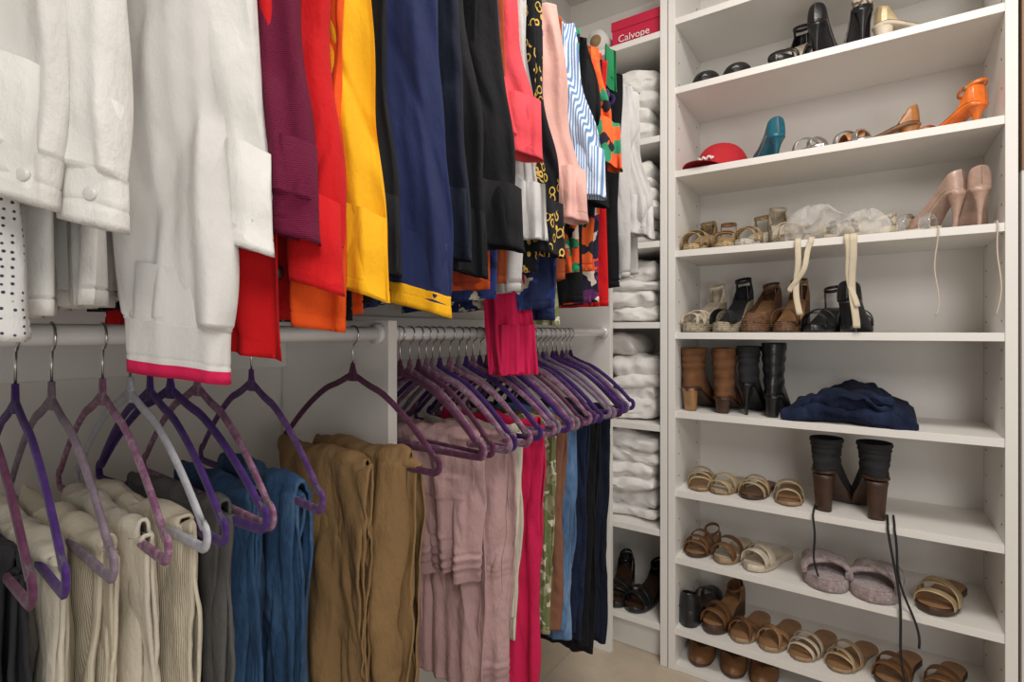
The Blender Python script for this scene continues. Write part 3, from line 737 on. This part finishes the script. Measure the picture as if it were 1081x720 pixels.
# shelf G
shoe('brown_flat_sandal', -.495, YC, G, -6, [dbr, brn, tan, dbr], straps=[(.12, .2, .035, .025), (.3, .22, .045, .025), (.42, .42, .055, .02)], ankle=.03)
shoe('tan_slide_sandal', -.395, YC, G, -10, [sole, brn, crm, sole], straps=[(.12, .14, .04, .035), (.34, .34, .05, .03)], plat=.02)
shoe('cream_slide_sandal', -.285, YC-.01, G, -22, [crm, crm, crm, crm], straps=[(.12, .2, .04, .03), (.34, .30, .05, .035)], plat=.022)
for x, r_ in ((-.125, 8), (.014, -10)):
    shoe('fluffy_cross_slipper', x, YC-.01, G, r_, [fur, fur, fur, fur], plat=.034, straps=[(.22, .50, .036, .055), (.50, .22, .042, .055)], wscale=1.5, st=.008, L=.265)
shoe('brown_cork_slide', .165, YC-.005, G, -18, [dbr, gold, tan, dbr], straps=[(.12, .2, .035, .03), (.3, .4, .045, .03), (.45, .3, .05, .03)], plat=.02, L=.25, wscale=1.15)
# shelf H
for (n, x, r_, ms, ss, pl) in [
    ('black_buckle_sandal', -.505, 168, [blk, blk, dbr, blk], [(.12, .14, .04, .03), (.3, .3, .05, .03)], .03),
    ('brown_wedge_sandal', -.425, -14, [dbr, brn, tan, dbr], [(.12, .2, .04, .03), (.34, .3, .05, .03)], .03),
    ('brown_thong_sandal', -.34, -12, [sole, brn, tan, sole], [(.12, .35, .04, .02), (.35, .12, .045, .02)], .015),
    ('tan_thong_sandal', -.25, -15, [sole, tan, tan, sole], [(.12, .35, .04, .02), (.35, .12, .045, .02)], .015),
    ('cream_strappy_sandal', -.155, -20, [sole, crm, tan, sole], [(.1, .16, .03, .015), (.2, .26, .04, .015), (.32, .36, .05, .015)], .012),
    ('gold_strappy_sandal', -.05, -24, [sole, gold, tan, sole], [(.1, .2, .03, .015), (.24, .18, .04, .015), (.4, .36, .05, .02)], .012),
    ('brown_slide_sandal', .065, -20, [dbr, brn, tan, dbr], [(.12, .2, .04, .03), (.34, .3, .05, .03)], .018),
    ('brown_slide_sandal', .175, -16, [dbr, brn, tan, dbr], [(.12, .2, .04, .03), (.34, .3, .05, .03)], .018)]:
    shoe(n, x, YC, H_, r_, ms, straps=ss, plat=pl, heel=.03 if pl > .02 else 0, htype='wedge' if pl > .02 else 'none', counter=(pl > .02), ankle=.04 if pl > .02 else False)
for x, r_ in ((-.49, 0), (-.39, 5), (-.29, -4)): shoe('brown_loafer', x, YC, .02, r_, [dbr, brn, tan, dbr], upper='pump', plat=.012)
for x, r_ in ((-.80, 10), (-.70, -12)): shoe('black_strappy_sandal', x, YC-.01, .137, r_, [blk, blk, dbr, blk], heel=.05, htype='wedge', plat=.02, straps=[(.12, .2, .045, .03), (.34, .3, .05, .03)], counter=True, ankle=.05, wscale=1.1)

# baseball cap
mb = MB(); rs = []
for i in range(14):
    t = i/13; a = t*pi/2; r_ = .092*math.cos(a)**.75 if t < 1 else .004; zz = .105*math.sin(a)
    rs.append([(r_*math.cos(q)*.93, r_*math.sin(q)*1.06, zz) for q in [2*pi*k/48 for k in range(48)]])
mb.rings(rs, 0, cap0=False)
vs = []; fs = []
for i in range(25):
    u_ = -1+2*i/24
    for k in range(7):
        v_ = k/6; a = u_*1.15
        r0 = .09; ext = .078*max(0, math.cos(u_*pi/2))**.6*v_
        xx = math.sin(a)*(r0*.95+ext*.25); yy = -math.cos(a)*r0*1.04-ext; zz = .004+.012*(1-u_*u_)-.016*v_*u_*u_+.006*(1-v_)
        vs.append((xx, yy, max(.002, zz)))
for i in range(24):
    for k in range(6): fs.append((i*7+k, i*7+k+1, (i+1)*7+k+1, (i+1)*7+k))
mb.add(vs, fs, 0)
mb.sweep([(.0, 0, .105), (0, 0, .109)], .007, .007, n=12)
mb.sweep([(-.03+.06*i/10, -.096+.010*abs(i/10-.5), .040+.006*math.sin(i*1.9)) for i in range(11)], .004, .005, n=6, mi=1)
cap = mb.build('red_baseball_cap', [mat('cap_red', (.48, .01, .02), .8, kind='cloth'), mat('thread_white', (.8, .8, .8))])
cap.location = (-.435, 1.945, B+.001); cap.rotation_euler = (0, 0, math.radians(-22))

def ribbon(name, x, y, ztop, zbot, w, m, seed, dx=0., back=.06, amp=.008):
    pts = [(x, y+back+.03, ztop+.006), (x, y+back*.5, ztop+.008), (x, y+.004, ztop+.005)]
    n = 28
    for i in range(n+1):
        t = i/n
        pts.append((x+dx*t+amp*math.sin(t*6+seed)*t, y-.006-.004*math.sin(t*5+seed), lerp(ztop-.006, zbot, t)))
    mb = MB(); mb.sweep(pts, .0008 if w > .003 else w, w, ref=(1, .25, 0), n=8); mb.build(name, [m])
rb = mat('ribbon_cream', (.66, .57, .42), .7, kind='cloth'); lc = mat('lace_black', (.012, .012, .014), .7, kind='cloth'); lt = mat('lace_nude', (.6, .5, .42), .7)
ribbon('cream_ribbon', -.185, Y0, Cz, 1.20, .009, rb, 1); ribbon('cream_ribbon', -.150, Y0, Cz, 1.27, .008, rb, 5, dx=-.045, amp=.014)
ribbon('cream_ribbon', -.045, Y0, Cz, 1.16, .010, rb, 2); ribbon('cream_ribbon', -.060, Y0, Cz, 1.22, .008, rb, 8, dx=.015, amp=.01)
ribbon('nude_lace', .145, Y0, Cz, 1.19, .0018, lt, 3, dx=-.012, amp=.012); ribbon('nude_lace', .262, Y0, Cz, 1.19, .0018, lt, 4)
ribbon('black_lace', .035, Y0, Fz, .18, .0035, lc, 6, dx=.05, amp=.014); ribbon('black_lace', -.145, Y0, Fz, .43, .0030, lc, 7, dx=.01); ribbon('black_lace', .050, Y0, Fz, .30, .0030, lc, 9, dx=.04, amp=.02)
mb = MB()
folded(mb, -.225, -.05, 1.812, 1.95, Cz+.001, .095, 711, ns=.024, zfloor=Cz, sq=1, droop=.5, crease=.014)
folded(mb, -.10, .045, 1.815, 1.94, Cz+.001, .070, 733, ns=.024, zfloor=Cz, sq=1, droop=.6, crease=.014)
mb.build('organza_bag', [mat('organza', (.84, .82, .78), .35, kind='cloth', alpha=.32, spec=.6, bump=.6)])

# ------------------------------------------------------------------ lights
def area(name, loc, tgt, sx, sy, e, col=(1, 1, 1)):
    l = bpy.data.lights.new(name, 'AREA'); l.shape = 'RECTANGLE'; l.size = sx; l.size_y = sy; l.energy = e; l.color = col
    o = bpy.data.objects.new(name, l); scene.collection.objects.link(o); o.location = loc
    o.rotation_euler = (Vector(tgt)-Vector(loc)).to_track_quat('-Z', 'Y').to_euler()
area('ceiling_light', (.1, .9, 2.55), (.0, .95, 0), .45, .75, 20, (1, .945, .88))
area('high_fill_light', (.7, -.5, 2.2), (-.3, 1.3, .8), .6, .6, 15, (1, .955, .905))  # added fill lamp above and behind the camera, not a room fixture
area('low_fill_light', (.8, -.3, .9), (-.5, 1.2, .6), .8, .8, 6.0, (1, .975, .95))  # added low fill beside the camera, with no doorway behind it
w = bpy.data.worlds.new('World'); scene.world = w; w.use_nodes = True
w.node_tree.nodes['Background'].inputs['Color'].default_value = (1, .975, .94, 1)
w.node_tree.nodes['Background'].inputs['Strength'].default_value = .28

cam = bpy.data.cameras.new('Camera'); co = bpy.data.objects.new('Camera', cam); scene.collection.objects.link(co)
cam.sensor_width = 36; cam.lens = 560/1081*36; cam.shift_y = -10/1081; cam.clip_start = .01
co.location = (0, 0, 1.15); co.rotation_euler = (pi/2, 0, math.radians(34.2))
scene.camera = co
